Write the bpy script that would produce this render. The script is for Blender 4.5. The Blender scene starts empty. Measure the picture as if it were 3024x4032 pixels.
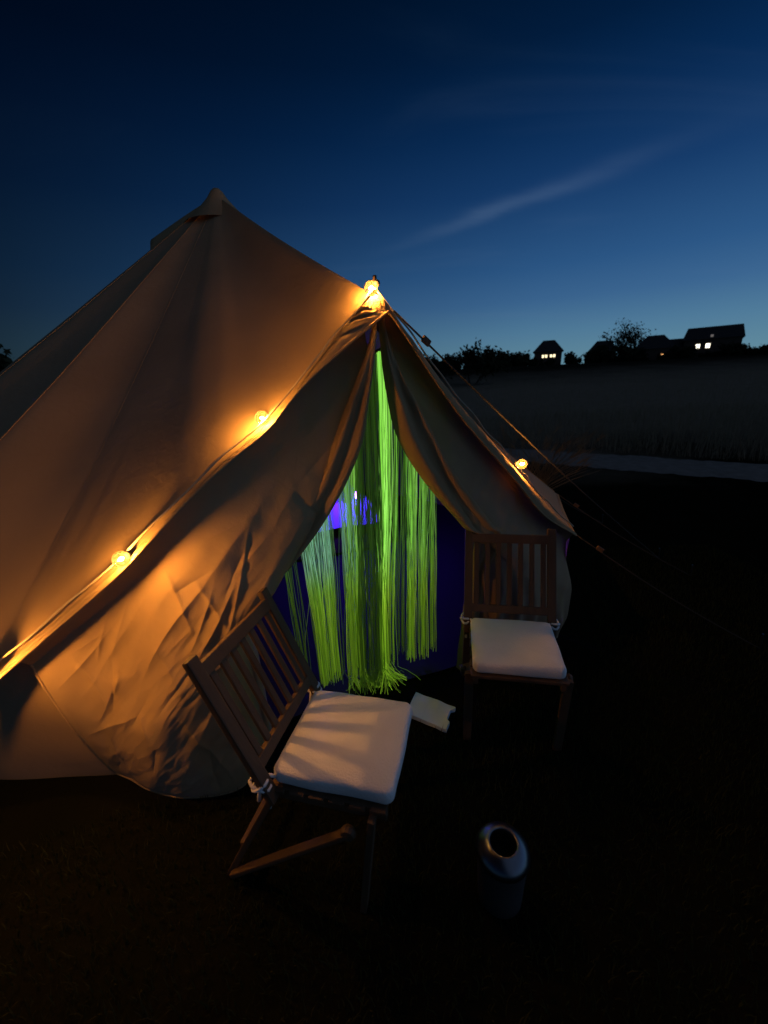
import bpy, bmesh, math, random
from mathutils import Vector, Matrix, noise as mnoise
sc = bpy.context.scene
C = sc.collection
V = Vector
R_ = math.radians
random.seed(7)

# ------------------------------------------------------------------ camera
FPX = 395.0
PITCH = math.atan(127.0 / FPX)
ROLL = R_(2.5)
cam_d = bpy.data.cameras.new('camera')
cam = bpy.data.objects.new('camera', cam_d)
C.objects.link(cam)
sc.camera = cam
cam.location = (0, 0, 1.65)
_f = V((0, math.cos(PITCH), -math.sin(PITCH)))
_u = V((0, math.sin(PITCH), math.cos(PITCH)))
_r = V((1, 0, 0))
_rx = math.cos(ROLL) * _r - math.sin(ROLL) * _u
_ux = math.sin(ROLL) * _r + math.cos(ROLL) * _u
cam.rotation_euler = Matrix((_rx, _ux, -_f)).transposed().to_euler()
cam_d.sensor_fit = 'VERTICAL'
cam_d.sensor_height = 24.0
cam_d.lens = 24.0 * FPX / 1024.0
cam_d.dof.use_dof = True
cam_d.dof.focus_distance = 1.95
cam_d.dof.aperture_fstop = 1.3
cam_d.clip_start = 0.02
cam_d.clip_end = 3000

# ------------------------------------------------------------------ dusk sky
def lin(r, g, b):
    f = lambda c: (c / 255 / 12.92) if c <= 10 else ((c / 255 + .055) / 1.055) ** 2.4
    return (f(r), f(g), f(b), 1)

world = bpy.data.worlds.new('World')
sc.world = world
world.use_nodes = True
nt = world.node_tree
N = nt.nodes
LK = nt.links.new
bg = N['Background']
def wn(t, **k):
    n = N.new(t)
    for a, b in k.items():
        setattr(n, a, b)
    return n
def wmath(op, a, b=None, c=None):
    n = wn('ShaderNodeMath', operation=op)
    for i, x in enumerate((a, b, c)):
        if x is None: continue
        if isinstance(x, (int, float)): n.inputs[i].default_value = x
        else: LK(x, n.inputs[i])
    return n.outputs[0]
tc = wn('ShaderNodeTexCoord')
sep = wn('ShaderNodeSeparateXYZ'); LK(tc.outputs['Generated'], sep.inputs[0])
el = wmath('DIVIDE', wmath('ARCSINE', sep.outputs[2]), math.pi / 2)
ramp = wn('ShaderNodeValToRGB'); LK(el, ramp.inputs[0])
keys = [(0, (98, 136, 148)), (.06, (76, 117, 146)), (.10, (56, 96, 137)), (.14, (41, 82, 127)), (.22, (20, 56, 101)),
        (.285, (7, 40, 80)), (.34, (2, 28, 60)), (.40, (0, 20, 45)), (.6, (2, 19, 43)), (1, (3, 19, 42))]
cr = ramp.color_ramp
while len(cr.elements) < len(keys): cr.elements.new(.5)
for e_, (p, c) in zip(cr.elements, keys):
    e_.position = p; e_.color = lin(*c)
SUNAZ = R_(60)                                   # afterglow: 60 degrees right of the view
dt = wn('ShaderNodeVectorMath', operation='DOT_PRODUCT')
LK(tc.outputs['Generated'], dt.inputs[0]); dt.inputs[1].default_value = (math.sin(SUNAZ), math.cos(SUNAZ), 0)
az = wn('ShaderNodeValToRGB'); LK(wmath('MULTIPLY_ADD', dt.outputs['Value'], .5, .5), az.inputs[0])
akeys = [(0, .34), (.2, .24), (.36, .085), (.5, .30), (.62, .52), (.76, .84), (.88, 1.05), (1, 1.15)]
ar = az.color_ramp
while len(ar.elements) < len(akeys): ar.elements.new(.5)
for e_, (p, c) in zip(ar.elements, akeys):
    e_.position = p; e_.color = (c / 1.15,) * 3 + (1,)
mul = wn('ShaderNodeVectorMath', operation='MULTIPLY'); LK(ramp.outputs[0], mul.inputs[0]); LK(az.outputs[0], mul.inputs[1])
# thin cirrus: direction projected on a high flat layer, stretched noise
den = wmath('ADD', wmath('MAXIMUM', sep.outputs[2], 0.0), .12)
px = wmath('DIVIDE', sep.outputs[0], den); py = wmath('DIVIDE', sep.outputs[1], den)
cmb = wn('ShaderNodeCombineXYZ'); LK(px, cmb.inputs[0]); LK(py, cmb.inputs[1])
mp = wn('ShaderNodeMapping'); LK(cmb.outputs[0], mp.inputs[0])
mp.inputs['Rotation'].default_value = (0, 0, R_(-28)); mp.inputs['Scale'].default_value = (.5, 1.5, 1); mp.inputs['Location'].default_value = (1.3, .4, 0)
nz = wn('ShaderNodeTexNoise'); LK(mp.outputs[0], nz.inputs['Vector'])
nz.inputs['Scale'].default_value = 1.1; nz.inputs['Detail'].default_value = 6; nz.inputs['Distortion'].default_value = .7
c1 = wn('ShaderNodeMapRange'); LK(nz.outputs['Fac'], c1.inputs[0]); c1.inputs[1].default_value = .52; c1.inputs[2].default_value = .95
c1.interpolation_type = 'SMOOTHSTEP'
# one longer wisp trailing across the sky
qx = wmath('SUBTRACT', px, .58); qy = wmath('SUBTRACT', py, 2.06)
ca, sa = math.cos(R_(-39)), math.sin(R_(-39))
along = wmath('ADD', wmath('MULTIPLY', qx, ca), wmath('MULTIPLY', qy, sa))
across = wmath('SUBTRACT', wmath('MULTIPLY', qy, ca), wmath('MULTIPLY', qx, sa))
across = wmath('ADD', across, wmath('MULTIPLY', wmath('SUBTRACT', nz.outputs['Fac'], .5), .30))
w1 = wmath('EXPONENT', wmath('MULTIPLY', wmath('POWER', wmath('DIVIDE', across, .060), 2.0), -1.0))
w2 = wmath('EXPONENT', wmath('MULTIPLY', wmath('POWER', wmath('DIVIDE', along, .46), 2.0), -1.0))
wisp = wmath('MULTIPLY', w1, w2)
fine = wn('ShaderNodeTexNoise'); LK(mp.outputs[0], fine.inputs['Vector']); fine.inputs['Scale'].default_value = 5; fine.inputs['Detail'].default_value = 5
wisp = wmath('MULTIPLY', wisp, wmath('ADD', fine.outputs['Fac'], .25))
cl = wmath('ADD', wmath('MULTIPLY', c1.outputs[0], .45), wmath('MULTIPLY', wisp, .85))
ccol = wn('ShaderNodeVectorMath', operation='MULTIPLY'); ccol.inputs[0].default_value = lin(86, 112, 146)[:3]; LK(az.outputs[0], ccol.inputs[1])
mixc = wn('ShaderNodeMix', data_type='RGBA'); LK(wmath('MULTIPLY', cl, .42), mixc.inputs[0]); LK(mul.outputs[0], mixc.inputs[6]); LK(ccol.outputs[0], mixc.inputs[7])
LK(mixc.outputs[2], bg.inputs[0])
bg.inputs[1].default_value = 1.15

# wide fill lamp, added to stand in for unseen skylight
sd = bpy.data.lights.new('sky_fill', 'SUN'); sd.energy = 0.27; sd.angle = R_(110); sd.color = (.42, .60, 1)
so = bpy.data.objects.new('sky_fill', sd); C.objects.link(so)
so.rotation_euler = V((.80, -.34, .52)).to_track_quat('Z', 'Y').to_euler()

sc.view_settings.view_transform = 'Standard'
sc.view_settings.look = 'None'
sc.view_settings.exposure = 0
sc.view_settings.gamma = 1
sc.cycles.use_denoising = True
sc.cycles.max_bounces = 6
sc.cycles.transparent_max_bounces = 16
sc.cycles.sample_clamp_indirect = 4
sc.cycles.caustics_reflective = False
sc.cycles.caustics_refractive = False

# ------------------------------------------------------------------ helpers
def mesh_obj(name, verts, faces, mat, parent=None, smooth=False):
    me = bpy.data.meshes.new(name)
    me.from_pydata([tuple(v) for v in verts], [], faces)
    if smooth:
        me.polygons.foreach_set('use_smooth', [True] * len(me.polygons))
    me.update()
    if mat: me.materials.append(mat)
    o = bpy.data.objects.new(name, me)
    C.objects.link(o)
    o.parent = parent
    return o
def empty(name, label, cat, loc=(0, 0, 0), rz=0, group=None):
    o = bpy.data.objects.new(name, None)
    o.empty_display_size = .1
    C.objects.link(o)
    o.location = loc; o.rotation_euler = (0, 0, rz)
    return tag(o, label, cat, group)
def tag(o, label, cat, group=None, kind=None):
    if label: o['label'] = label
    if cat: o['category'] = cat
    if group: o['group'] = group
    if kind: o['kind'] = kind
    return o
class MB:
    def __init__(s): s.v = []; s.f = []
    def add(s, v, f):
        b = len(s.v); s.v += [V(x) for x in v]; s.f += [tuple(i + b for i in q) for q in f]
    def box(s, c, d, rot=None, bev=0.0):
        bm = bmesh.new(); bmesh.ops.create_cube(bm, size=1)
        for v in bm.verts: v.co = V((v.co.x * d[0], v.co.y * d[1], v.co.z * d[2]))
        if bev: bmesh.ops.bevel(bm, geom=bm.edges[:], offset=bev, segments=2, affect='EDGES', profile=.7)
        bm.verts.index_update()
        M = rot or Matrix.Identity(3)
        s.add([M @ v.co + V(c) for v in bm.verts], [[v.index for v in f.verts] for f in bm.faces]); bm.free()
    def bar(s, a, b, w, h, up=(0, 0, 1), bev=.004):
        a, b = V(a), V(b); z = (b - a).normalized(); x = V(up).cross(z)
        if x.length < 1e-4: x = V((1, 0, 0)).cross(z)
        x.normalize(); y = z.cross(x)
        s.box((a + b) / 2, (w, h, (b - a).length), Matrix((x, y, z)).transposed(), bev)
    def tube(s, pts, r, n=6, cap=True):
        pts = [V(p) for p in pts]; rr = r if isinstance(r, (list, tuple)) else [r] * len(pts)
        vs = []; fs = []; x = None
        for i, p in enumerate(pts):
            t = (pts[min(i + 1, len(pts) - 1)] - pts[max(i - 1, 0)])
            if t.length < 1e-9: t = V((0, 0, 1))
            t.normalize()
            if x is None:
                x = t.orthogonal().normalized()
            x = (x - t * x.dot(t)); x = x.normalized() if x.length > 1e-6 else t.orthogonal().normalized()
            y = t.cross(x)
            for k in range(n):
                a = 2 * math.pi * k / n; vs.append(p + rr[i] * (math.cos(a) * x + math.sin(a) * y))
        for i in range(len(pts) - 1):
            for k in range(n):
                k2 = (k + 1) % n; fs.append((i * n + k, i * n + k2, (i + 1) * n + k2, (i + 1) * n + k))
        if cap: fs.append(tuple(range(n))[::-1]); fs.append(tuple((len(pts) - 1) * n + k for k in range(n)))
        s.add(vs, fs)
    def lathe(s, prof, n=24, c=(0, 0, 0), M=None):
        vs = []; fs = []; c = V(c); M = M or Matrix.Identity(3)
        for r, z in prof:
            for k in range(n):
                a = 2 * math.pi * k / n; vs.append(M @ V((r * math.cos(a), r * math.sin(a), z)) + c)
        for i in range(len(prof) - 1):
            for k in range(n):
                k2 = (k + 1) % n; fs.append((i * n + k, i * n + k2, (i + 1) * n + k2, (i + 1) * n + k))
        s.add(vs, fs)
    def build(s, name, mat, parent=None, smooth=False):
        return mesh_obj(name, s.v, s.f, mat, parent, smooth)
def grid_obj(name, fn, nu, nv, mat, parent=None, smooth=True):
    vs = [fn(i / nu, j / nv) for j in range(nv + 1) for i in range(nu + 1)]
    fs = [(j * (nu + 1) + i, j * (nu + 1) + i + 1, (j + 1) * (nu + 1) + i + 1, (j + 1) * (nu + 1) + i) for j in range(nv) for i in range(nu)]
    return mesh_obj(name, vs, fs, mat, parent, smooth)
def lerp(a, b, t): return a + (b - a) * t
def sstep(a, b, x):
    t = max(0, min(1, (x - a) / (b - a))); return t * t * (3 - 2 * t)      # also falls when a > b
def poly(pts, t):
    """smooth curve through points, t in 0..1 by chord length (Catmull-Rom)"""
    d = [0]
    for a, b in zip(pts, pts[1:]): d.append(d[-1] + (b - a).length)
    x = max(0, min(1, t)) * d[-1]
    i = 0
    while i < len(pts) - 2 and d[i + 1] < x: i += 1
    u = (x - d[i]) / max(1e-9, d[i + 1] - d[i])
    p0, p1, p2, p3 = pts[max(i - 1, 0)], pts[i], pts[i + 1], pts[min(i + 2, len(pts) - 1)]
    return .5 * ((2 * p1) + (p2 - p0) * u + (2 * p0 - 5 * p1 + 4 * p2 - p3) * u * u + (3 * p1 - p0 - 3 * p2 + p3) * u ** 3)
def ridged(p, o=3):
    s = 0; a = 1; q = V(p)
    for _ in range(o):
        s += a * (1 - abs(mnoise.noise(q)) * 2); a *= .5; q = q * 2.1 + V((3.1, 7.7, 1.3))
    return s / 1.75

# ------------------------------------------------------------------ materials
def mat(name, col, rough=.8, metal=0.0, col2=None, nscale=8.0, stretch=(1, 1, 1), bump=0.0, bscale=None, spec=.3, transl=0.0, detail=4, sheen=0):
    m = bpy.data.materials.new(name); m.use_nodes = True
    t = m.node_tree; n = t.nodes; p = n['Principled BSDF']; out = n['Material Output']
    p.inputs['Roughness'].default_value = rough; p.inputs['Metallic'].default_value = metal
    p.inputs['Specular IOR Level'].default_value = spec
    p.inputs['Base Color'].default_value = (*col, 1)
    if sheen: p.inputs['Sheen Weight'].default_value = sheen
    csock = None
    if col2 or bump:
        tcn = n.new('ShaderNodeTexCoord'); mpn = n.new('ShaderNodeMapping'); mpn.inputs['Scale'].default_value = stretch
        t.links.new(tcn.outputs['Object'], mpn.inputs[0])
        no = n.new('ShaderNodeTexNoise'); no.inputs['Scale'].default_value = nscale; no.inputs['Detail'].default_value = detail
        t.links.new(mpn.outputs[0], no.inputs['Vector'])
        if col2:
            mx = n.new('ShaderNodeMix'); mx.data_type = 'RGBA'
            mr = n.new('ShaderNodeMapRange'); mr.inputs[1].default_value = .3; mr.inputs[2].default_value = .7
            t.links.new(no.outputs['Fac'], mr.inputs[0]); t.links.new(mr.outputs[0], mx.inputs[0])
            mx.inputs[6].default_value = (*col, 1); mx.inputs[7].default_value = (*col2, 1)
            t.links.new(mx.outputs[2], p.inputs['Base Color']); csock = mx.outputs[2]
        if bump:
            nb = n.new('ShaderNodeTexNoise'); nb.inputs['Scale'].default_value = bscale or nscale * 4; nb.inputs['Detail'].default_value = 3
            t.links.new(mpn.outputs[0], nb.inputs['Vector'])
            bp = n.new('ShaderNodeBump'); bp.inputs['Strength'].default_value = bump; bp.inputs['Distance'].default_value = .01
            t.links.new(nb.outputs['Fac'], bp.inputs['Height']); t.links.new(bp.outputs[0], p.inputs['Normal'])
    if transl:
        tr = n.new('ShaderNodeBsdfTranslucent'); tr.inputs[0].default_value = (*col, 1)
        if csock: t.links.new(csock, tr.inputs[0])
        ms = n.new('ShaderNodeMixShader'); ms.inputs[0].default_value = transl
        t.links.new(p.outputs[0], ms.inputs[1]); t.links.new(tr.outputs[0], ms.inputs[2]); t.links.new(ms.outputs[0], out.inputs[0])
    return m
def emis(name, col, s):
    m = bpy.data.materials.new(name); m.use_nodes = True
    p = m.node_tree.nodes['Principled BSDF']; p.inputs['Base Color'].default_value = (*[c * .5 for c in col], 1)
    p.inputs['Emission Color'].default_value = (*col, 1); p.inputs['Emission Strength'].default_value = s
    return m
def canvas_mat():
    m = mat('canvas', (.41, .28, .148), .92, col2=(.345, .235, .124), nscale=2.2, spec=.12, transl=.06)
    t = m.node_tree; n = t.nodes; p = n['Principled BSDF']
    tcn = n.new('ShaderNodeTexCoord')
    nb = n.new('ShaderNodeTexNoise'); nb.inputs['Scale'].default_value = 320; nb.inputs['Detail'].default_value = 2
    n2 = n.new('ShaderNodeTexNoise'); n2.inputs['Scale'].default_value = 22; n2.inputs['Detail'].default_value = 5; n2.inputs['Distortion'].default_value = .6
    for q in (nb, n2): t.links.new(tcn.outputs['Object'], q.inputs['Vector'])
    b1 = n.new('ShaderNodeBump'); b1.inputs['Strength'].default_value = .25; b1.inputs['Distance'].default_value = .0015
    b2 = n.new('ShaderNodeBump'); b2.inputs['Strength'].default_value = .35; b2.inputs['Distance'].default_value = .006
    t.links.new(nb.outputs['Fac'], b1.inputs['Height']); t.links.new(n2.outputs['Fac'], b2.inputs['Height'])
    t.links.new(b1.outputs[0], b2.inputs['Normal']); t.links.new(b2.outputs[0], p.inputs['Normal'])
    return m
M_canvas = canvas_mat()
M_rope = mat('rope', (.05, .042, .034), .9, bump=.6, bscale=200)
M_wood = mat('wood', (.115, .070, .040), .62, col2=(.075, .043, .024), nscale=9, stretch=(1, 1, .12), bump=.25, bscale=60)
M_cush = mat('cushion_cotton', (.82, .79, .76), .95, col2=(.77, .74, .71), nscale=14, bump=.35, bscale=160, sheen=.2)
M_steel = mat('steel', (.17, .18, .205), .30, 1.0, bump=.05, bscale=40)
M_satin = mat('satin_steel', (.075, .07, .07), .5, .3, bump=.05, bscale=30)
M_black = mat('black_rubber', (.02, .02, .02), .6)
M_sheetground = mat('groundsheet', (.035, .03, .028), .8)
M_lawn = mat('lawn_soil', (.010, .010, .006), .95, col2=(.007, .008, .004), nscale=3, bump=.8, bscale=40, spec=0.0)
M_grass = mat('grass_blade', (.030, .042, .012), .8, col2=(.045, .045, .018), nscale=6, transl=.25, spec=0.0)
M_dry = mat('dry_grass', (.36, .275, .17), .9, col2=(.25, .19, .115), nscale=3, transl=.25, spec=0.0)
M_path = mat('path_gravel', (.27, .235, .195), .95, col2=(.19, .165, .135), nscale=6, bump=.7, bscale=50, spec=0.0)
M_bark = mat('bark', (.07, .055, .042), .9, bump=.5, bscale=12)
M_leaf = mat('leaf', (.035, .045, .022), .85, col2=(.05, .045, .025), nscale=1.5, spec=0.0)
M_brick = mat('house_brick', (.20, .13, .10), .9, col2=(.15, .10, .08), nscale=2, spec=0.0)
M_roof = mat('roof_slate', (.07, .065, .065), .85, col2=(.05, .047, .047), nscale=3, spec=0.0)
M_frame = mat('window_frame', (.6, .6, .58), .6)
M_litwin = emis('lit_window', (1, .84, .50), 2.2)
M_litwin2 = emis('lit_window_white', (1, .93, .72), 3.5)
M_litorange = emis('lit_window_orange', (1, .50, .18), 3.5)
M_dimwin = emis('lit_window_dim', (1, .88, .8), .16)
M_darkwin = mat('dark_glass', (.02, .02, .025), .1)
M_sheet = mat('pale_plastic', (.56, .74, .86), .7)
M_bed = mat('bedding', (.7, .7, .72), .95, bump=.3, bscale=30)
M_filament = emis('filament', (1, .43, .085), 4000)
M_blue = emis('blue_led', (.065, .010, 1.0), 800)

def glass_bulb():
    m = bpy.data.materials.new('bulb_glass'); m.use_nodes = True
    t = m.node_tree; n = t.nodes; out = n['Material Output']; n.remove(n['Principled BSDF'])
    tr = n.new('ShaderNodeBsdfTransparent'); tr.inputs[0].default_value = (1, .93, .80, 1)
    gl = n.new('ShaderNodeBsdfGlossy'); gl.inputs['Roughness'].default_value = .05
    tl = n.new('ShaderNodeBsdfTranslucent'); tl.inputs[0].default_value = (1, .80, .5, 1)
    lw = n.new('ShaderNodeLayerWeight'); lw.inputs[0].default_value = .35
    a = n.new('ShaderNodeMixShader'); a.inputs[0].default_value = .009
    t.links.new(tr.outputs[0], a.inputs[1]); t.links.new(tl.outputs[0], a.inputs[2])
    b = n.new('ShaderNodeMixShader'); t.links.new(lw.outputs['Fresnel'], b.inputs[0])
    t.links.new(a.outputs[0], b.inputs[1]); t.links.new(gl.outputs[0], b.inputs[2]); t.links.new(b.outputs[0], out.inputs[0])
    return m
M_bulb = glass_bulb()

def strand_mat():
    """curtain strand: lamp light painted as emission by attribute glow, stored on the mesh"""
    m = mat('curtain_strand', (.42, .62, .12), .7, transl=.4)  # emission painted in place of lamp light falling on the strands
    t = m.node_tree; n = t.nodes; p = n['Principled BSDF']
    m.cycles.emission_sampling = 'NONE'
    at = n.new('ShaderNodeAttribute'); at.attribute_name = 'painted_glow'
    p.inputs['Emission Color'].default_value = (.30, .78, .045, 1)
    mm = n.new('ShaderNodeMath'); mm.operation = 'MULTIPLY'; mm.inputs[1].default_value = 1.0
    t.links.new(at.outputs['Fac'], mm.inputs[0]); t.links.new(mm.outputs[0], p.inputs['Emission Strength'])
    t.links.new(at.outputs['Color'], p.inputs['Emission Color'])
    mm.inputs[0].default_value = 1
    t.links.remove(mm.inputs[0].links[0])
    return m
M_strand = strand_mat()

# ------------------------------------------------------------------ terrain
def terr(x, y):
    d = math.hypot(x * .55, max(y, 0))
    h = 3.9 * sstep(16, 82, d) * sstep(-5, 14, y)
    h += .12 * mnoise.noise(V((x * .15, y * .15, 0))) * sstep(9, 18, math.hypot(x, y))
    return h
def ground():
    def ax(n, far): return [math.copysign(abs(t) ** 2.6 * far, t) for t in [(-1 + 2 * i / n) for i in range(n + 1)]]
    xs = ax(90, 900); ys = ax(90, 900)
    vs = [(x, y, terr(x, y)) for y in ys for x in xs]
    n = len(xs)
    fs = [(j * n + i, j * n + i + 1, (j + 1) * n + i + 1, (j + 1) * n + i) for j in range(n - 1) for i in range(n - 1)]
    o = mesh_obj('ground', vs, fs, M_lawn, smooth=True)
    o['kind'] = 'structure'
def ground_mat():
    t = M_lawn.node_tree; n = t.nodes; p = n['Principled BSDF']
    old = p.inputs['Base Color'].links[0].from_socket
    tcn = n.new('ShaderNodeTexCoord'); sp_ = n.new('ShaderNodeSeparateXYZ'); t.links.new(tcn.outputs['Object'], sp_.inputs[0])
    nz_ = n.new('ShaderNodeTexNoise'); nz_.inputs['Scale'].default_value = .35; nz_.inputs['Detail'].default_value = 6; t.links.new(tcn.outputs['Object'], nz_.inputs['Vector'])
    ad = n.new('ShaderNodeMath'); ad.operation = 'MULTIPLY_ADD'; t.links.new(nz_.outputs['Fac'], ad.inputs[0]); ad.inputs[1].default_value = 14; t.links.new(sp_.outputs[1], ad.inputs[2])
    mr = n.new('ShaderNodeMapRange'); mr.inputs[1].default_value = 13; mr.inputs[2].default_value = 22; t.links.new(ad.outputs[0], mr.inputs[0])
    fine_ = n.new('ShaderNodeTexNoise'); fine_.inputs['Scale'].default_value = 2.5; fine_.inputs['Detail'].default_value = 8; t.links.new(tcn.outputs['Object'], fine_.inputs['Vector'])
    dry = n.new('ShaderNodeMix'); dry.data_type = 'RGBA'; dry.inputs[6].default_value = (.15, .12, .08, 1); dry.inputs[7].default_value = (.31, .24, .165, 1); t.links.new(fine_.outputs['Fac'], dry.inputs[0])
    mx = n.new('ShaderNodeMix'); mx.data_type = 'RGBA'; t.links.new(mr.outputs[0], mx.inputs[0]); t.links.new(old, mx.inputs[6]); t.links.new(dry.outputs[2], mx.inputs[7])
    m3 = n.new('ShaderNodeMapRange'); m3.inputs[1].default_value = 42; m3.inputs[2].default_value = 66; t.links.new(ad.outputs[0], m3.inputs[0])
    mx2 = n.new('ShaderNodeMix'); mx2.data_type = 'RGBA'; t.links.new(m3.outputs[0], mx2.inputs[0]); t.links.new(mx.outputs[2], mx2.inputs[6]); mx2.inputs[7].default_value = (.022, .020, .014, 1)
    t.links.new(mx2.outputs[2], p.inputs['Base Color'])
ground_mat()
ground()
# gravel path curving past behind the tent
PATH = [V((-14, 12.6, 0)), V((-4, 11.4, 0)), V((1.0, 10.1, 0)), V((2.9, 9.1, 0)), V((5.0, 7.45, 0)), V((6.9, 5.9, 0)), V((10, 3.2, 0)), V((15, -2, 0))]
def path_pt(u, v):
    p = poly(PATH, u); q = poly(PATH, min(1, u + .01)) - poly(PATH, max(0, u - .01)); q.normalize()
    s = V((-q.y, q.x, 0)); w = .78 + .12 * mnoise.noise(V((u * 40, v * 2, 3))) + .14 * mnoise.noise(V((u * 170, v * 2, 8)))
    r = p + s * (v - .5) * 2 * w
    return V((r.x, r.y, terr(r.x, r.y) + .006 + .012 * (1 - (2 * v - 1) ** 2)))
po = grid_obj('path', path_pt, 420, 6, M_path); po['kind'] = 'structure'

# ------------------------------------------------------------------ tent geometry
Lc = V((-1.409, 1.131, 0.723)); Rc = V((1.16, 2.25, .735)); Mx = V((-1.107, 3.436, 3.0))
e = V((.948, .317, 0)); e.normalize(); n_ = V((e.y, -e.x, 0))
TOP = V((0.0, 1.845, 2.03))
def off(p, d): return p + n_ * d
# pole line (fold of the roof over the A-frame) left and right of the apex
FL = [V((-0.013, 1.841, 2.010)), V((-0.056, 1.826, 1.978)), V((-0.148, 1.794, 1.872)), V((-0.239, 1.749, 1.757)), V((-0.335, 1.690, 1.640)), V((-0.470, 1.589, 1.499)), V((-0.616, 1.469, 1.373)), V((-0.770, 1.359, 1.231)), V((-0.935, 1.292, 1.085)), V((-1.142, 1.223, 0.928)), V((-1.322, 1.162, 0.793)), Lc]
FR = [FL[0], V((.14, 1.89, 1.84)), V((.36, 1.965, 1.575)), V((.56, 2.03, 1.36)), V((.74, 2.095, 1.165)), V((.96, 2.17, .93)), Rc]
HL = [V((0.055, 1.763, 1.932)), V((-0.078, 1.729, 1.838)), V((-0.214, 1.684, 1.732)), V((-0.327, 1.629, 1.627)), V((-0.435, 1.557, 1.503)), V((-0.559, 1.462, 1.405)), V((-0.677, 1.375, 1.303)), V((-0.794, 1.300, 1.191)), V((-0.923, 1.250, 1.068)), V((-1.035, 1.213, 0.978)), V((-1.141, 1.178, 0.899)), V((-1.322, 1.117, 0.761)), V((-1.402, 1.090, 0.698))]
HR = [HL[0], V((0.116, 1.800, 1.853)), V((0.181, 1.832, 1.763)), V((0.298, 1.881, 1.603)), V((0.444, 1.941, 1.424)), V((0.693, 2.029, 1.154)), V((0.901, 2.104, 0.914)), V((1.113, 2.185, 0.765)), V((1.165, 2.235, .728))]
def fold(s):                       # pole line, s in -1..1, left negative
    return poly(FL, -s) + V((0, 0, .003)) if s < 0 else poly(FR, s) + V((0, 0, .003))
def hem(s):                        # overhanging front edge
    return poly(HL, -s) - n_ * (.014 * sstep(.36, .6, -s)) if s < 0 else poly(HR, s)
tent = empty('bell_tent', 'beige canvas bell tent with open A-frame doorway and warm festoon lights along its edge', 'tent', (Mx.x, Mx.y, 0))
TI = Matrix.Translation(-V((Mx.x, Mx.y, 0)))
def tl(p): return V(p) - V((Mx.x, Mx.y, 0))
angL = math.atan2(Lc.y - Mx.y, Lc.x - Mx.x); angR = math.atan2(Rc.y - Mx.y, Rc.x - Mx.x)
NE = 14                            # eave guy points round the back
def eave(u):                       # u 0..1 from R round the back to L
    a = lerp(angR, angL + 2 * math.pi, u)
    rL = (Lc - Mx).to_2d().length; rR = (Rc - Mx).to_2d().length
    r = lerp(rR, 3.25, sstep(.05, .55, u)); r = lerp(r, rL, sstep(.74, 1, u))
    k = (u * NE) % 1
    r -= .035 * math.sin(math.pi * k); z = lerp(Rc.z, Lc.z, u) - .025 * math.sin(math.pi * k) - .0
    return V((Mx.x + r * math.cos(a), Mx.y + r * math.sin(a), z))
def roof_border(w):                # 0..1: fold left reversed (L..TOP), TOP..R, round the back to L
    if w < .25: return fold(-(1 - w / .25))
    if w < .5: return fold((w - .25) / .25)
    return eave((w - .5) / .5)
def roof_pt(w, t):
    b = roof_border(w % 1.0 if w < 1 else 0.0)
    if w >= 1: b = Lc
    p = Mx.lerp(b, t)
    sag = .04 * math.sin(math.pi * t ** 1.2) * (1 - .55 * math.exp(-((w - .25) / .03) ** 2))
    p.z -= sag
    # seams between cone panels and tension wrinkles near the hem
    k = abs(((w * 40) % 1) - .5) * 2
    wr = 0
    c = math.exp(-((1 - t) / .25) ** 2)
    d = p
    wr += .0028 * c * ridged(V((d.x * 3.0 + d.z * 2, d.y * 3.0, d.z * 5)), 3)
    wr += .0015 * mnoise.noise(V((d.x * 3, d.y * 3, d.z * 1.5)))
    if w < .13: wr += .0025 * sstep(.13, .04, w) * sstep(.6, .9, t) * (ridged(V((w * 95 + t * 5, t * 3.0, 5)), 2) - .4)
    wr *= sstep(0, .06, 1 - t) * sstep(0, .1, t)
    nn = V((p.x - Mx.x, p.y - Mx.y, 1.0)).normalized()
    p += nn * wr
    # soft lift round the pole cap
    p += nn * .0
    return tl(p)
roof = grid_obj('roof', roof_pt, 400, 70, M_canvas, tent)
for k in list(range(0, NE + 1, 1)):
    w_ = .5 + .5 * k / NE * .9999
    sp_ = [roof_pt(w_, .06 + .93 * i / 40) for i in range(41)]
    b = MB(); b.tube([p + V((p.x, p.y, 2.2)).normalized() * .0003 for p in sp_], .0022, 5, False); b.build('seam', M_canvas, tent, True)
# overhanging hem strip, gathered and wrinkled
def strip_pt(a, b):
    s = -1 + 2 * a
    p = fold(s).lerp(hem(s), b)
    f = V((e.z, 0, 1))
    up = (n_ * .85 + V((0, 0, .5))).normalized()
    amp = .011 * math.sin(math.pi * min(1, b * 1.15)) * (1 - abs(s)) ** .5 + .0015
    # folds fan out from the front point
    q = p - hem(0)
    ang = math.atan2(q.z, q.x)
    fan = math.sin(ang * 26 + 2 * mnoise.noise(p * 5)) * math.exp(-q.length / .33)
    p = p + up * amp * (ridged(p * 9, 3) - .5 + 1.5 * fan)
    p += up * .012 * math.sin(math.pi * b)
    return tl(p)
grid_obj('front_hem', strip_pt, 420, 14, M_canvas, tent)
def tube_obj(name, pts, r, m, parent, n=8, loc=True):
    b = MB(); b.tube([tl(p) if loc else p for p in pts], r, n); return b.build(name, m, parent, True)
tube_obj('hem_cord', [hem(-1 + 2 * i / 120) for i in range(121)], .006, M_canvas, tent, 6)
tube_obj('eave_cord', [eave(i / 240) + V((0, 0, -.004)) for i in range(241)], .007, M_canvas, tent, 6)
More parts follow.
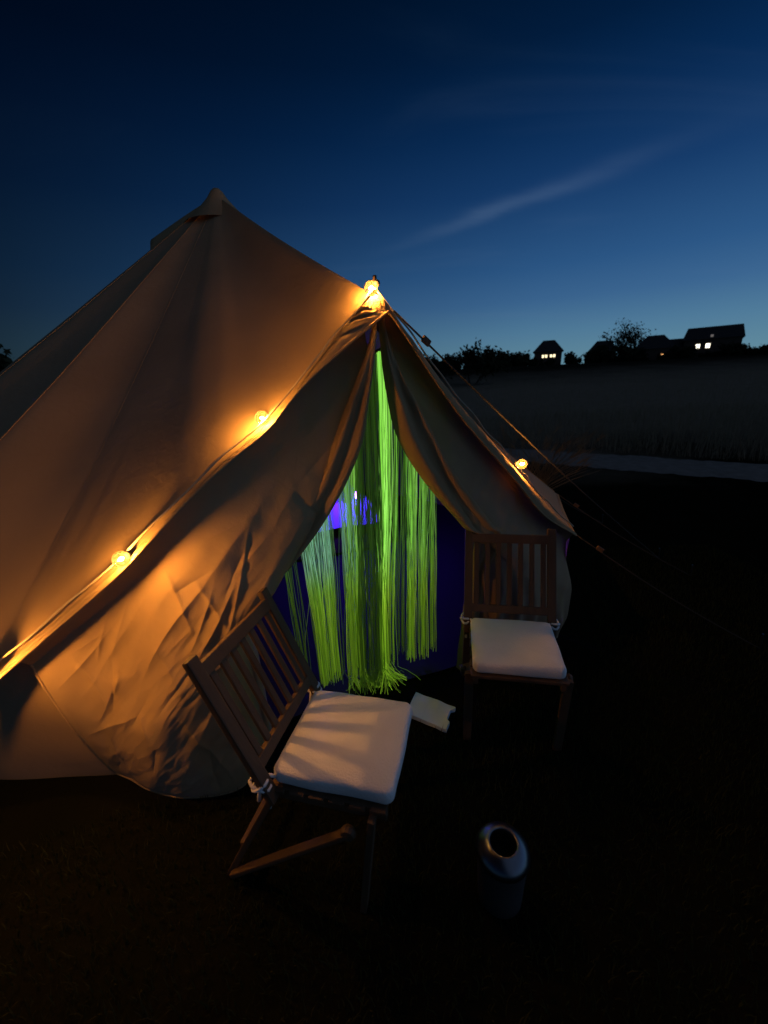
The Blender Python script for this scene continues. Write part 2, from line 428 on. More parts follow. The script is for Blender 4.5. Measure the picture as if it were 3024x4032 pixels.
# A-frame poles just inside the fold, spike through the peak
for nm, s_ in (('frame_pole', -1), ('frame_pole', 1)):
    foot = V((-1.15, 1.55, 0)) if s_ < 0 else V((Rc.x - .12, Rc.y + .08, 0))
    tube_obj(nm, [off(fold(s_ * k), -.10) + V((0, 0, -.05)) for k in (.02, .3, .6)] + [foot + n_ * -.03], .014, M_wood, tent, 8)
tube_obj('pole_spike', [TOP + V((0, 0, -.05)), TOP + V((.004, 0, .05))], [.011, .008], M_wood, tent, 8)
tube_obj('centre_pole', [V((Mx.x, Mx.y, 0)), V((Mx.x, Mx.y, 3.02))], .022, M_wood, tent, 10)
# pole cap at the top
b = MB(); b.lathe([(.0, .045), (.025, .04), (.045, .02), (.075, -.025), (.13, -.085), (.20, -.150), (.26, -.205)], 28, tl(Mx))
b.build('peak_cap', M_canvas, tent, True)
# hooded vent on the left slope
def hood(u, v):
    a = R_(184) + (u - .5) * .5
    w = math.cos((u - .5) * math.pi) ** .5 if 0 < u < 1 else 0
    vv = min(1, v / .8)
    r = lerp(.04, .50, vv); z = 3.0 - r * .80 + .125 * vv ** .8 * w + .01
    if v > .8: k = (v - .8) / .2; z -= k * .12 * w; r += .012 * k
    return tl(V((Mx.x + r * math.cos(a), Mx.y + r * math.sin(a), z)))
grid_obj('vent_hood', hood, 24, 20, M_canvas, tent)

# side and back wall below the eave
def wall_foot(u):
    p = eave(u); c = V((Mx.x, Mx.y, 0)); d = p - c; d.z = 0
    q = c + d * lerp(.965, .93, sstep(.70, .9, u))
    if u > .9: q = q.lerp(V((-1.20, 1.385, 0)), sstep(.94, 1, u))
    if u < .1: q = q.lerp(V((1.12, 2.30, 0)), 1 - sstep(0, .06, u))
    q.z = 0
    return q
def wall_pt(u, t):
    a = eave(u); d = (a - V((Mx.x, Mx.y, a.z))).normalized()
    a = a - d * .02 + V((0, 0, .02)); g = wall_foot(u)
    if u > .9: a = a.lerp(off(fold(-.90), -.085) + V((0, 0, -.02)), sstep(.965, 1, u))
    p = a.lerp(g, t)
    p += d * (.012 * mnoise.noise(V((u * 60, t * 3, 0))) + .02 * math.sin(math.pi * t) * mnoise.noise(V((u * 25, 5, t))))
    p.z = max(p.z, 0)
    return tl(p)
grid_obj('side_wall', wall_pt, 260, 16, M_canvas, tent)
# groundsheet inside and its dark upturned rim
b = MB()
ring = [wall_foot(i / 60) for i in range(61)] + [V((-.62, 1.60, 0)), V((-.2, 1.80, 0)), V((.3, 1.95, 0)), V((.75, 2.12, 0))]
b.add([tl(V((Mx.x, Mx.y, .014)))] + [tl(p + V((0, 0, .014))) for p in ring], [(0, i + 1, (i + 1) % len(ring) + 1) for i in range(len(ring))])
b.build('groundsheet', M_sheetground, tent)

# front panels ------------------------------------------------------------
TIE_L = V((-.655, 1.585, .725)); TIE_R = V((.495, 1.965, .845))
DL = [off(TOP, -.01) + V((.0, 0, -.10)), V((-.012, 1.80, 1.815)), V((-.048, 1.785, 1.62)), V((-.10, 1.77, 1.40)), V((-.225, 1.73, 1.165)), V((-.445, 1.655, .885)), TIE_L, V((-.63, 1.56, .45)), V((-.60, 1.50, .012))]
DR = [off(TOP, -.01) + V((.02, 0, -.10)), V((.030, 1.83, 1.745)), V((.060, 1.84, 1.58)), V((.098, 1.845, 1.43)), V((.175, 1.865, 1.275)), V((.272, 1.895, 1.13)), V((.43, 1.945, .925)), TIE_R, V((.455, 1.955, .50)), V((.42, 1.955, .012))]
GLp = [V((-.60, 1.50, .012)), V((-.63, 1.35, .012)), V((-.70, 1.262, .012)), V((-.90, 1.243, .012)), V((-1.075, 1.285, .012)), V((-1.18, 1.335, .012)), V((-1.275, 1.372, .012))]
GRp = [V((.42, 1.955, .012)), V((.62, 1.96, .012)), V((.85, 2.05, .012)), V((1.10, 2.27, .012))]
_cr = random.Random(21)
CREASES = []
for k in range(64):
    cx, cz = _cr.uniform(-1.25, -.25), _cr.uniform(.1, 1.35)
    a_ = R_(_cr.gauss(52, 16)) if _cr.random() < .68 else R_(_cr.gauss(112, 14))
    ln = _cr.uniform(.05, .26); d_ = V((math.cos(a_), math.sin(a_)))
    CREASES.append((V((cx, cz)), d_, ln, _cr.choice((-1, 1, 1)) * _cr.uniform(.005, .013), _cr.uniform(.010, .022), _cr.uniform(-.5, .5)))
def crease(x, z):
    s_ = 0
    for c, d_, ln, am, wd, cv in CREASES:
        qx, qz = x - c.x, z - c.y
        al_ = qx * d_.x + qz * d_.y
        if abs(al_) > ln: continue
        ac_ = -qx * d_.y + qz * d_.x - cv * al_ * al_
        if abs(ac_) > .09: continue
        s_ += am * math.exp(-abs(ac_) / wd) * (1 - (al_ / ln) ** 2)
    return s_
def panelL(a, t):
    # a 0 door edge .. 1 outer corner ; t 0 top (pole line) .. 1 ground
    top = off(fold(-min(1, .02 + a * .915)), -.075 * sstep(0, .08, t) - .004) + V((0, 0, -.03 * sstep(0, .07, t)))
    gnd = poly(GLp, a)
    edge = poly(DL, t)
    base = top.lerp(gnd, t)
    # pull the door side of the cloth to the tied-back edge
    e0 = (off(fold(-.02), -.055) + V((0, 0, -.03))).lerp(poly(GLp, 0), t)
    k = (1 - a) ** 1.6
    p = base + (edge - e0) * k * sstep(0, .10, t)
    # belly of slack cloth
    bel = math.sin(math.pi * min(1, a * 1.02)) * math.sin(math.pi * min(1, t ** 1.7)) 
    p += n_ * (.125 * bel)
    p += n_ * (.045 * sstep(.82, 1, a) * math.sin(math.pi * t) ** .7)
    # creases: broad diagonal drag folds + sharp crumples, stronger low down
    m = sstep(0, .10, a) * sstep(0, .12, 1 - a) * sstep(.03, .25, t) * sstep(0, .06, 1 - t)
    ac, al = p.x * .77 - p.z * .64, p.x * .64 + p.z * .77        # across and along the drag lines
    w = .018 * (ridged(V((ac * 5.0, al * 1.1, 1.7)), 2) - .45)
    w += .012 * (ridged(V((ac * 10 + 2, al * 3.0, 4.4)), 3) - .45) * sstep(.15, .6, t)
    bc, bl = p.x * .94 + p.z * .34, -p.x * .34 + p.z * .94
    w += .016 * max(0, ridged(V((bc * 5.5, bl * .9, 14.2)), 1) - .72) * 2.2
    w += .003 * mnoise.noise(V((p.x * 16, p.z * 16, 2))) + crease(p.x, p.z)
    w += .013 * sstep(.55, .9, t) * (ridged(V((p.x * 5.5 - p.z * 2.2, p.z * 2.0, 9)), 2) - .4)
    p += n_ * (w * m)
    p.z = max(p.z, .010)
    return tl(p)
grid_obj('front_panel', panelL, 280, 230, M_canvas, tent)
edge_pts = [panelL(1, i / 60) for i in range(4, 61)] + [panelL(1 - i / 80, 1) for i in range(1, 81)]
b = MB(); b.tube(edge_pts, .005, 6); b.build('panel_hem', M_canvas, tent, True)
def panelR(a, t):
    top = off(fold(min(1, .02 + a * .98)), -.05 * sstep(0, .07, t) - .004) + V((0, 0, -.03 * sstep(0, .07, t)))
    gnd = poly(GRp, a)
    edge = poly(DR, t)
    base = top.lerp(gnd, t)
    e0 = (off(fold(.02), -.05) + V((0, 0, -.03))).lerp(poly(GRp, 0), t)
    k = (1 - a) ** 1.6
    p = base + (edge - e0) * k * sstep(0, .10, t)
    m = sstep(0, .10, a) * sstep(0, .12, 1 - a) * sstep(.03, .25, t) * sstep(0, .06, 1 - t)
    q = V((p.x * .8 - p.z * .55, p.x * .35 + p.z * .9, 0))
    w = .024 * (ridged(V((q.x * 5.5, q.y * 1.2, 11.7)), 2) - .45) + .008 * mnoise.noise(V((p.x * 12, p.z * 12, 22)))
    w += .02 * sstep(.55, .8, t) * math.sin(p.x * 55 + 3 * mnoise.noise(p * 3))
    p += n_ * (w * m + .03 * math.sin(math.pi * t) * math.sin(math.pi * a) + .10 * a * sstep(.12, .5, t) * (1 - .5 * sstep(.7, 1, t)))
    p.z = max(p.z, .010)
    return tl(p)
grid_obj('front_panel', panelR, 150, 130, M_canvas, tent)
# folded-back door flaps along the opening
def flap(D, side, wmax, seed):
    def fn(u, t):
        p = poly(D, t); q = (poly(D, min(1, t + .01)) - poly(D, max(0, t - .01))).normalized()
        tt = t
        tie = math.exp(-((tt - .70) / .05) ** 2)
        w = wmax * sstep(0, .28, tt) * (1 - .62 * tie) * (1.0 if tt < .7 else .85) + .012
        out = e * side                                # away from the opening
        x = (u - .12) * w
        d = .030 * math.sin(u * math.pi) * (1 - .4 * tie) + .015
        d += .017 * math.sin(u * 9.5 + 2.5 * mnoise.noise(V((seed, t * 2.5, 0)))) * sstep(0, .2, t)
        d += .006 * mnoise.noise(V((u * 5, t * 18, seed)))
        d = d * sstep(-.02, .12, 1 - u) 
        r = p + out * x + n_ * d
        if u < .06: r -= n_ * .03 * (1 - u / .06)
        r.z = max(r.z, .01)
        return tl(r)
    return fn
grid_obj('door_flap', flap(DL, -1, .135, 3), 26, 150, M_canvas, tent)
grid_obj('door_flap', flap(DR, 1, .17, 8), 26, 150, M_canvas, tent)
for tp, sd_ in ((TIE_L, -1), (TIE_R, 1)):
    b = MB()
    c = tl(tp) + e * sd_ * .03 + n_ * .02
    b.tube([c + e * .05 * math.cos(k / 10 * 6.283) + n_ * .04 * math.sin(k / 10 * 6.283) + V((0, 0, .01 * math.sin(k))) for k in range(11)], .006, 6)
    b.build('tie_back', M_canvas, tent, True)

# guy ropes with wooden sliders
def guy(a, g, slide):
    pts = [a.lerp(g, i / 14) + V((0, 0, -.03 * math.sin(math.pi * i / 14))) for i in range(15)]
    r = tube_obj('guy_rope', pts, .0042, M_rope, tent, 6)
    b = MB(); p = a.lerp(g, slide); b.bar(tl(p), tl(a.lerp(g, slide + .045 / max(.1, (g - a).length))), .014, .028)
    b.build('rope_slider', M_wood, r)
    b = MB(); b.tube([tl(g) + V((0, 0, -.03)), tl(g) + (tl(a) - tl(g)).normalized().cross(V((0, 0, 1))).normalized() * .01 + V((0, 0, .10))], .006, 6)
    b.build('tent_peg', M_steel, r)
guy(hem(0) + V((.02, 0, 0)), V((2.55, 3.35, 0)), .05)
for k in range(0, NE + 1):
    u = k / NE; p = eave(u); d = (p - V((Mx.x, Mx.y, p.z))).normalized()
    if k in (0, NE): d = (d + (e if k == 0 else -e) * .6).normalized()
    guy(p, V((p.x, p.y, 0)) + d * 1.15, .12)

# ------------------------------------------------------------------ festoon lights
fest = empty('festoon_lights', 'string of warm glowing globe bulbs running along the front edge of the tent', 'string lights', (TOP.x, TOP.y, 0))
FO = V((TOP.x, TOP.y, 0))
def along_cable(s):
    p = fold(s); a = abs(s)
    q = p.lerp(hem(s), .18 + .16 * math.sin(s * 23) ** 2) + n_ * .010 + V((0, 0, .030 + .008 * mnoise.noise(V((s * 12, 0, 4)))))
    return q
cable = MB()
cable.tube([along_cable(-.985 + 1.95 * i / 260) - FO for i in range(261)], .0042, 6)
M_cable = mat('cable', (.45, .36, .24), .6)
cable.build('cable', M_cable, fest, True)
BULBS = [V((-0.013, 1.793, 2.024)), V((-0.454, 1.566, 1.548)), V((-0.898, 1.239, 1.125)), V((-1.332, 1.040, 0.820)), V((0.764, 2.121, 1.208))]
for p in BULBS:
    c = p - FO
    # nearest cable point gives the socket direction
    best = min((along_cable(-.985 + 1.95 * i / 300) for i in range(301)), key=lambda q: (q - p).length)
    sb = min((-.985 + 1.95 * i / 300 for i in range(301)), key=lambda q: (along_cable(q) - p).length)
    tg_ = (along_cable(min(.96, sb + .03)) - along_cable(max(-.98, sb - .03))).normalized()
    if sb > .1: tg_ = -tg_
    ax = (tg_ * .25 - n_ * .9 - V((0, 0, .25))).normalized()
    if abs(sb) < .05: ax = V((.55, .6, .5)).normalized()
    Mrot = ax.to_track_quat('Z', 'Y').to_matrix()
    bm_ = MB()
    prof = [(.0005, -.028)] + [(.028 * math.sin(a), -.028 * math.cos(a)) for a in [math.pi * k / 14 for k in range(1, 12)]] + [(.0135, .034)]
    bm_.lathe(prof, 20, c, Mrot)
    bo = bm_.build('light_bulb', M_bulb, fest, True)
    s_ = MB(); s_.lathe([(.0, .052), (.011, .050), (.0135, .045), (.0135, .034), (.0, .033)], 14, c, Mrot); s_.build('socket', M_black, bo, True)
    f_ = MB(); f_.lathe([(.0003, -.0115), (.0040, -.009), (.0056, -.003), (.0052, .005), (.0025, .010), (.0003, .0115)], 12, c, Mrot); f_.build('filament', M_filament, bo, True)

# ------------------------------------------------------------------ string curtain in the doorway
CO = V((-.08, 1.95, 0))
curt = empty('string_curtain', 'lime green string curtain painted as if lit, hanging in the open tent doorway', 'curtain', CO)
def cpt(x, z, d=0):                # point in the curtain plane: x along the door, d in front
    return e * x + n_ * d + V((0, 0, z))
def header_z(x): return 1.80 - .62 * abs(x - .09)
rod = MB(); rod.tube([cpt(x / 20, header_z(x / 20) + .012) for x in range(-9, 11)], .008, 8); rod.build('header_cord', M_rope, curt, True)
def bundle(x0, x1, b0, b1, cnt, painted_glow, zend, spill=0.0, depth=0.0, teal=0.0, spread=.006, stray=.04, seed=0, knot=None):
    rnd = random.Random(seed)
    vs = []; fs = []; gl = []
    NS = 22; nside = 4
    for i in range(cnt):
        if i % 5 == 0: lock = rnd.random(); lg_ = .14 + 1.30 * rnd.random() ** 1.25; lk = rnd.gauss(0, 1)
        f = max(0, min(1, lock + rnd.gauss(0, .030)))
        if rnd.random() < .38: f = rnd.random()
        xt = lerp(x0, x1, f); xb = lerp(b0, b1, f) + rnd.gauss(0, spread) + lk * .006
        if rnd.random() < stray: xb += rnd.gauss(0, .07)
        zb = zend + abs(rnd.gauss(0, .02)) + (rnd.random() ** 3) * .10
        dd = depth + rnd.gauss(0, .010); db = dd + rnd.gauss(0, .012)
        ph = rnd.random() * 9; amp = .003 + rnd.random() * .005
        r = rnd.choice((.0013, .0016, .0019, .0022))
        pts = []
        zt = header_z(xt)
        for k in range(NS + 1):
            t = k / NS; z = lerp(zt, zb, t)
            g = sstep(.05, 1, t) ** 1.2
            x = lerp(xt, xb, g) + amp * math.sin(t * 11 + ph) * math.sin(math.pi * t)
            if knot: 
                kz, kx, ks = knot; w = math.exp(-((z - kz) / .16) ** 2) * ks; x = lerp(x, kx + rnd.gauss(0, .004), w)
            pts.append(cpt(x, z, lerp(dd, db, t)))
        if spill:
            l = spill * (.4 + rnd.random() * .9); a = rnd.gauss(.1, .55)
            st = pts[-1]
            for k in range(1, 6):
                u = k / 5; q = st + n_ * (l * u * math.cos(a)) + e * (l * u * math.sin(a)); q.z = max(.012, st.z * (1 - u) ** 2 + .012 + .018 * rnd.random()); pts.append(q)
        mb = MB(); mb.tube(pts, r, nside, False)
        base = len(vs); vs += mb.v; fs += [tuple(j + base for j in q) for q in mb.f]
        gmul = painted_glow * lg_ * (.6 + .55 * rnd.random())
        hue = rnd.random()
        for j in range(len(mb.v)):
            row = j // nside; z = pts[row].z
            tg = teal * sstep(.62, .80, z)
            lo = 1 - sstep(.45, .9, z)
            col = (lerp(.30, .44, hue) + .02 * tg + .06 * lo, .80 - .06 * tg - .12 * lo, lerp(.09, .22, hue) * (1 - .72 * lo) + .62 * tg)  # bluish light painted into the upper colour, green light into the lower
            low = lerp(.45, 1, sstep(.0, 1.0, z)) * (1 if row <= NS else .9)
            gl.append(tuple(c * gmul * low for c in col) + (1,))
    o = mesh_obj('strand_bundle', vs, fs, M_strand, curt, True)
    at = o.data.attributes.new('painted_glow', 'FLOAT_COLOR', 'POINT')
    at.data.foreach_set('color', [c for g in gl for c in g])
    o['kind'] = 'stuff'
    return o
# x along the doorway measured from the curtain's middle
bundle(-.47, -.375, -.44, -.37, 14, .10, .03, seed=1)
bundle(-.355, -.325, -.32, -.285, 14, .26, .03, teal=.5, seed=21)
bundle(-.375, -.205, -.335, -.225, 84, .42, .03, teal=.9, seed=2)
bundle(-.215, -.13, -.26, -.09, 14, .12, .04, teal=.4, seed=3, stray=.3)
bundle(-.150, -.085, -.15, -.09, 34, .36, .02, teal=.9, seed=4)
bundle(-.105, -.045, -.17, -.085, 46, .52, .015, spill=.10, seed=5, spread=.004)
bundle(-.055, .072, -.11, .045, 100, .045, .015, spill=.10, seed=6, depth=.025)  # centre strands: shade painted in as weaker emission
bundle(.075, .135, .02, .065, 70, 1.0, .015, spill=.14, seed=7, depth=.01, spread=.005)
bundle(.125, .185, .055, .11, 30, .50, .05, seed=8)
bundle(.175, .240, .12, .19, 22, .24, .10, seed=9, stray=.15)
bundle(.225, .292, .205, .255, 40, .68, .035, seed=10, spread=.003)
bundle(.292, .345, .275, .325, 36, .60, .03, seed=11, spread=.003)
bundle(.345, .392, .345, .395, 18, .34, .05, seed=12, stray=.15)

# ------------------------------------------------------------------ inside the tent
lamp = empty('hanging_lamp', 'small violet blue lamp hanging inside the tent behind the string curtain', 'lamp', (-.242, 3.5, .70))
b = MB(); b.lathe([(.0, -.030), (.016, -.027), (.025, -.010), (.024, .014), (.014, .034)], 16); b.build('lamp_globe', M_blue, lamp, True)
b = MB(); b.lathe([(.018, .033), (.024, .040), (.020, .058), (.0, .062)], 14); b.tube([(0, 0, .06), (0, 0, 1.62)], .003, 6); b.build('lamp_cord', M_black, lamp, True)
bed = empty('bed', 'low bed with pale bedding inside the tent seen through the curtain', 'bed', (-.95, 4.05, 0), R_(18))
b = MB(); b.box((0, 0, .17), (1.45, .95, .30), bev=.03); b.build('bed_base', M_wood, bed, True)
def duvet(u, v):
    x = (u - .5) * 1.6; y = (v - .5) * 1.1
    ed = max(abs(u - .5), abs(v - .5)) * 2
    z = .56 - .24 * sstep(.86, 1, ed) + .035 * mnoise.noise(V((x * 3, y * 3, 1))) + .02 * ridged(V((x * 5, y * 4, 3)), 2)
    return V((x, y, z))
grid_obj('duvet', duvet, 50, 36, M_bed, bed)
def pillow(u, v):
    a = (u - .5) * 2; c = (v - .5) * 2
    h = max(0, (1 - a ** 4) * (1 - c ** 4)) ** .5
    return V((a * .30, c * .2, h * .07))
po_ = grid_obj('pillow', pillow, 18, 14, M_bed); po_.location = (-1.45, 3.92, .60); po_.rotation_euler = (R_(12), 0, R_(25))
tag(po_, 'pale pillow lying on the bed inside the tent', 'pillow')

# ------------------------------------------------------------------ chairs
def make_chair(name, label, loc, rz):
    t = empty(name, label, 'chair', loc, rz, None)
    W = .205
    bt, bb = V((-.362, 0, .885)), V((-.190, 0, .46))
    for s in (-1, 1):
        y = V((0, s * W, 0))
        m = MB(); m.bar(bb + y + (bb - bt).normalized() * .05, bt + y + (bt - bb).normalized() * .035, .024, .042, up=(0, 1, 0), bev=.006); m.build('back_post', M_wood, t)
        m = MB(); m.bar(V((-.175, s * W, .43)), V((-.40, s * W, .0)), .022, .038, up=(0, 1, 0)); m.build('rear_leg', M_wood, t)
        m = MB(); m.bar(V((.150, s * W, .43)), V((.10, s * W, .0)), .022, .038, up=(0, 1, 0)); m.build('front_leg', M_wood, t)
        m = MB(); m.bar(V((.070, s * (W + .024), .372)), V((-.375, s * (W + .024), .035)), .018, .030, up=(0, 1, 0), bev=.006)
        m.lathe([(.0, -.014), (.020, -.012), (.026, 0), (.020, .012), (.0, .014)], 14, (.078, s * (W + .024), .378), Matrix.Rotation(math.pi / 2, 3, 'X'))
        m.build('brace', M_wood, t)
        m = MB(); m.bar(V((-.20, s * (W - .026), .425)), V((.19, s * (W - .026), .425)), .022, .042, up=(0, 0, 1)); m.build('seat_rail', M_wood, t)
    up = (bt - bb).normalized()
    def rail(k, h, nm):
        c = bb.lerp(bt, k); m = MB(); m.bar(c + V((0, -W + .013, 0)), c + V((0, W - .013, 0)), h, .022, up=up.cross(V((0, 1, 0))), bev=.005); m.build(nm, M_wood, t)
    rail(.955, .046, 'top_rail'); rail(.17, .040, 'bottom_rail')
    for k in range(7):
        y = -W + .013 + (k + .5) * (2 * W - .026) / 7
        m = MB(); m.bar(bb.lerp(bt, .205) + V((0, y, 0)), bb.lerp(bt, .905) + V((0, y, 0)), .012, .024, up=(0, 1, 0), bev=.003); m.build('back_slat', M_wood, t)
    for k in range(6):
        x = -.165 + k * .066
        m = MB(); m.bar(V((x, -W + .005, .440)), V((x, W - .005, .440)), .014, .050, up=(1, 0, 0)); m.build('seat_slat', M_wood, t)
    m = MB(); m.bar(V((-.335, -W + .012, .135)), V((-.335, W - .012, .135)), .018, .03, up=(1, 0, 0)); m.build('stretcher', M_wood, t)
    return t
def make_cushion(label, loc, rz, sx, sy):
    o = empty('seat_cushion', label, 'cushion', loc, rz)
    T = .056
    def ring(ins, z, rad):
        pts = []
        hx, hy = sx / 2 - ins, sy / 2 - ins; r_ = min(max(.004, rad - ins * .6), hx, hy)
        for cx, cy, a0 in ((1, 1, 0), (-1, 1, 90), (-1, -1, 180), (1, -1, 270)):
            for k in range(7):
                a = R_(a0 + k * 15); pts.append(V((cx * (hx - r_) + r_ * math.cos(a), cy * (hy - r_) + r_ * math.sin(a), z)))
            nx, ny = ((-1, 1), (-1, -1), (1, -1), (1, 1))[(0, 90, 180, 270).index(a0)]
            e0 = pts[-1]; nc = V((nx * (hx - r_), ny * (hy - r_), z)); a = R_(a0 + 90); e1 = nc + V((r_ * math.cos(a), r_ * math.sin(a), 0))
            for k in range(1, 10): pts.append(e0.lerp(e1, k / 10))
        return pts
    rows = [(.10, -T / 2), (.02, -T / 2), (.008, -T / 2 + .003), (.002, -T / 2 + .010), (0, -T / 2 + .02), (0, T / 2 - .020), (.0015, T / 2 - .012), (.005, T / 2 - .005), (.012, T / 2 - .001), (.022, T / 2 + .001), (.04, T / 2 + .004), (.07, T / 2 + .007), (.11, T / 2 + .009), (.15, T / 2 + .010), (.175, T / 2 + .010)]
    vs_ = []; fs_ = []
    for ins, z in rows: vs_ += ring(ins, z, .030)
    nn_ = len(vs_) // len(rows)
    for r0 in range(len(rows) - 1):
        for k in range(nn_): fs_.append((r0 * nn_ + k, r0 * nn_ + (k + 1) % nn_, (r0 + 1) * nn_ + (k + 1) % nn_, (r0 + 1) * nn_ + k))
    fs_.append(tuple((len(rows) - 1) * nn_ + k for k in range(nn_))); fs_.append(tuple(range(nn_))[::-1])
    sd0 = V((loc[0] * 7, loc[1] * 7, 0))
    for v in vs_:
        v += V((.0035 * mnoise.noise(v * 8 + sd0), .0035 * mnoise.noise(v * 8 + sd0 + V((9, 1, 3))), .0045 * mnoise.noise(v * 9 + sd0 + V((2, 5, 8))) if v.z > 0 else 0))
    me = bpy.data.meshes.new('pad'); me.from_pydata(vs_, [], fs_)
    me.polygons.foreach_set('use_smooth', [True] * len(me.polygons)); me.materials.append(M_cush)
    p = bpy.data.objects.new('pad', me); C.objects.link(p); p.parent = o
    for s in (-1, 1):
        m = MB(); b0 = V((-sx / 2 + .012, s * (sy / 2 - .01), -.004))
        kn = b0 + V((-.035, s * .016, .004))
        m.tube([b0, b0.lerp(kn, .5) + V((0, 0, .008)), kn], .006, 6)
        for dx, dy in ((.022, .044), (-.030, .040), ):        # two loops of the bow
            lp = [kn + V((dx * math.sin(a) * 1.1, s * dy * (1 - math.cos(a)) * .5, .012 * math.sin(a))) for a in [2 * math.pi * i / 10 for i in range(11)]]
            m.tube(lp, .0055, 6)
        for dx in (-.010, .012):
            m.tube([kn, kn + V((dx, s * .014, -.04)), kn + V((dx * 1.6 - .004, s * .014, -.095 - dx))], [.007, .008, .007], 6)
        m.build('tie', M_cush, o, True)
    return o
CH1 = (-.170, 1.075, 0); A1 = R_(-14)
make_chair('wooden_chair', 'slatted wooden chair turned sideways by the lit left tent panel, slat shadows on its cushion', CH1, A1)
make_cushion('pale cushion striped by slat shadows on the sideways wooden chair', (CH1[0] + .012, CH1[1], .476), A1, .40, .37)
CH2 = (.575, 1.545, 0); A2 = R_(-101)
make_chair('wooden_chair', 'dim slatted wooden chair facing out beside the right door flap', CH2, A2)
make_cushion('bluish white cushion without stripes on the chair beside the right door flap', (CH2[0], CH2[1], .476), A2, .36, .385)

# ------------------------------------------------------------------ small things on the grass
pot = empty('metal_canister', 'dark shiny steel canister with a domed shoulder and round open mouth on the grass', 'canister', (.332, .868, 0))
b = MB(); b.lathe([(.0, .004), (.066, .004), (.071, .012), (.074, .10), (.080, .196), (.083, .205)], 48); b.build('body', M_satin, pot, True)
b = MB(); b.lathe([(.083, .205), (.0855, .212), (.0845, .220), (.079, .231), (.068, .243), (.055, .252), (.047, .256), (.043, .256), (.0405, .252), (.0395, .235), (.039, .03), (.0, .028)], 48); b.build('shoulder', M_steel, pot, True)
def matpt(u, v):
    x = (u - .5) * .225; y = (v - .5) * .125
    if u > .93: x -= .018 * (1 if .35 < v < .85 else 0)
    return V((x, y, .030 + .03 * (v) + .006 * mnoise.noise(V((x * 20, y * 20, 0)))))
vsm = MB(); nu, nv = 18, 12
top = [matpt(i / nu, j / nv) for j in range(nv + 1) for i in range(nu + 1)]
bot = [V((p.x, p.y, p.z - .022)) for p in top]
k0 = len(top)
fs = [(j * (nu + 1) + i, j * (nu + 1) + i + 1, (j + 1) * (nu + 1) + i + 1, (j + 1) * (nu + 1) + i) for j in range(nv) for i in range(nu)]
bd = [i for i in range(nu + 1)] + [j * (nu + 1) + nu for j in range(1, nv + 1)] + [nv * (nu + 1) + i for i in range(nu - 1, -1, -1)] + [j * (nu + 1) for j in range(nv - 1, 0, -1)]
vsm.add(top + bot, fs + [tuple(k0 + q for q in f[::-1]) for f in fs] + [(bd[i], k0 + bd[i], k0 + bd[(i + 1) % len(bd)], bd[(i + 1) % len(bd)]) for i in range(len(bd))])
mo = vsm.build('folded_cloth', M_sheet); mo.location = (.195, 1.625, 0); mo.rotation_euler = (0, 0, R_(-31))
tag(mo, 'small pale blue folded cloth lying on the grass below the curtain', 'cloth')

# ------------------------------------------------------------------ grass
def blades(name, spots, hmin, hmax, wid, m, lean=.5, seg=2, seed=0):
    rnd = random.Random(seed); vs = []; fs = []
    for x, y, z in spots:
        h = rnd.uniform(hmin, hmax); a = rnd.random() * 6.283; l = h * lean * rnd.random(); w = wid * rnd.uniform(.6, 1.2)
        dx, dy = math.cos(a), math.sin(a); b0 = len(vs)
        for k in range(seg):
            t = k / seg; ww = w * (1 - t * .7); cx = x + dx * l * t * t; cy = y + dy * l * t * t
            vs += [(cx - dy * ww, cy + dx * ww, z + h * t), (cx + dy * ww, cy - dx * ww, z + h * t)]
        vs.append((x + dx * l, y + dy * l, z + h * .97))
        for k in range(seg - 1):
            q = b0 + 2 * k; fs.append((q, q + 1, q + 3, q + 2))
        q = b0 + 2 * (seg - 1); fs.append((q, q + 1, q + 2))
    o = mesh_obj(name, vs, fs, m); o['kind'] = 'stuff'
    return o
def inside(x, y):
    p = V((x, y, 0)); q = p - Lc
    if (p - Mx).to_2d().length < 2.75 and q.dot(n_) < .02: return True
    if -1.4 < x < -.6 and y > 1.25 and q.dot(n_) < .35 and y > 1.27: return True
    return False
rnd = random.Random(5); sp = []
while len(sp) < 42000:
    x = rnd.uniform(-2.6, 3.2); y = rnd.uniform(.05, 3.6)
    if not inside(x, y): sp.append((x, y, 0))
lg = blades('lawn_grass', sp, .02, .05, .0022, M_grass, .8, 2, 1)
tag(lg, 'short dark lawn grass round the tent and chairs', 'grass', kind='stuff')
sp = []
while len(sp) < 26000:
    y = rnd.uniform(3.5, 40) if rnd.random() < .6 else rnd.uniform(6, 18); x = rnd.uniform(-.2, 1.15) * (y + 3)
    d = min((V((x, y, 0)) - q).length for q in PATH[2:7]) if y < 12 else 9
    onp = False
    if y < 13:
        for i in range(len(PATH) - 1):
            a_, b_ = PATH[i], PATH[i + 1]; t_ = max(0, min(1, (V((x, y, 0)) - a_).dot(b_ - a_) / (b_ - a_).length_squared))
            if (a_.lerp(b_, t_) - V((x, y, 0))).length < 1.0: onp = True
    if onp or inside(x, y): continue
    far = 0
    for i in range(len(PATH) - 1):
        pass
    near = (y < lerp(10.1, 5.9, max(0, min(1, (x - 1) / 5.9))))
    if near: continue
    sp.append((x, y, terr(x, y) - .01))
dg = blades('meadow_grass', sp, .18, .62, .006, M_dry, .7, 2, 2)
tag(dg, 'dry pale meadow grass beyond the gravel path', 'grass', kind='stuff')
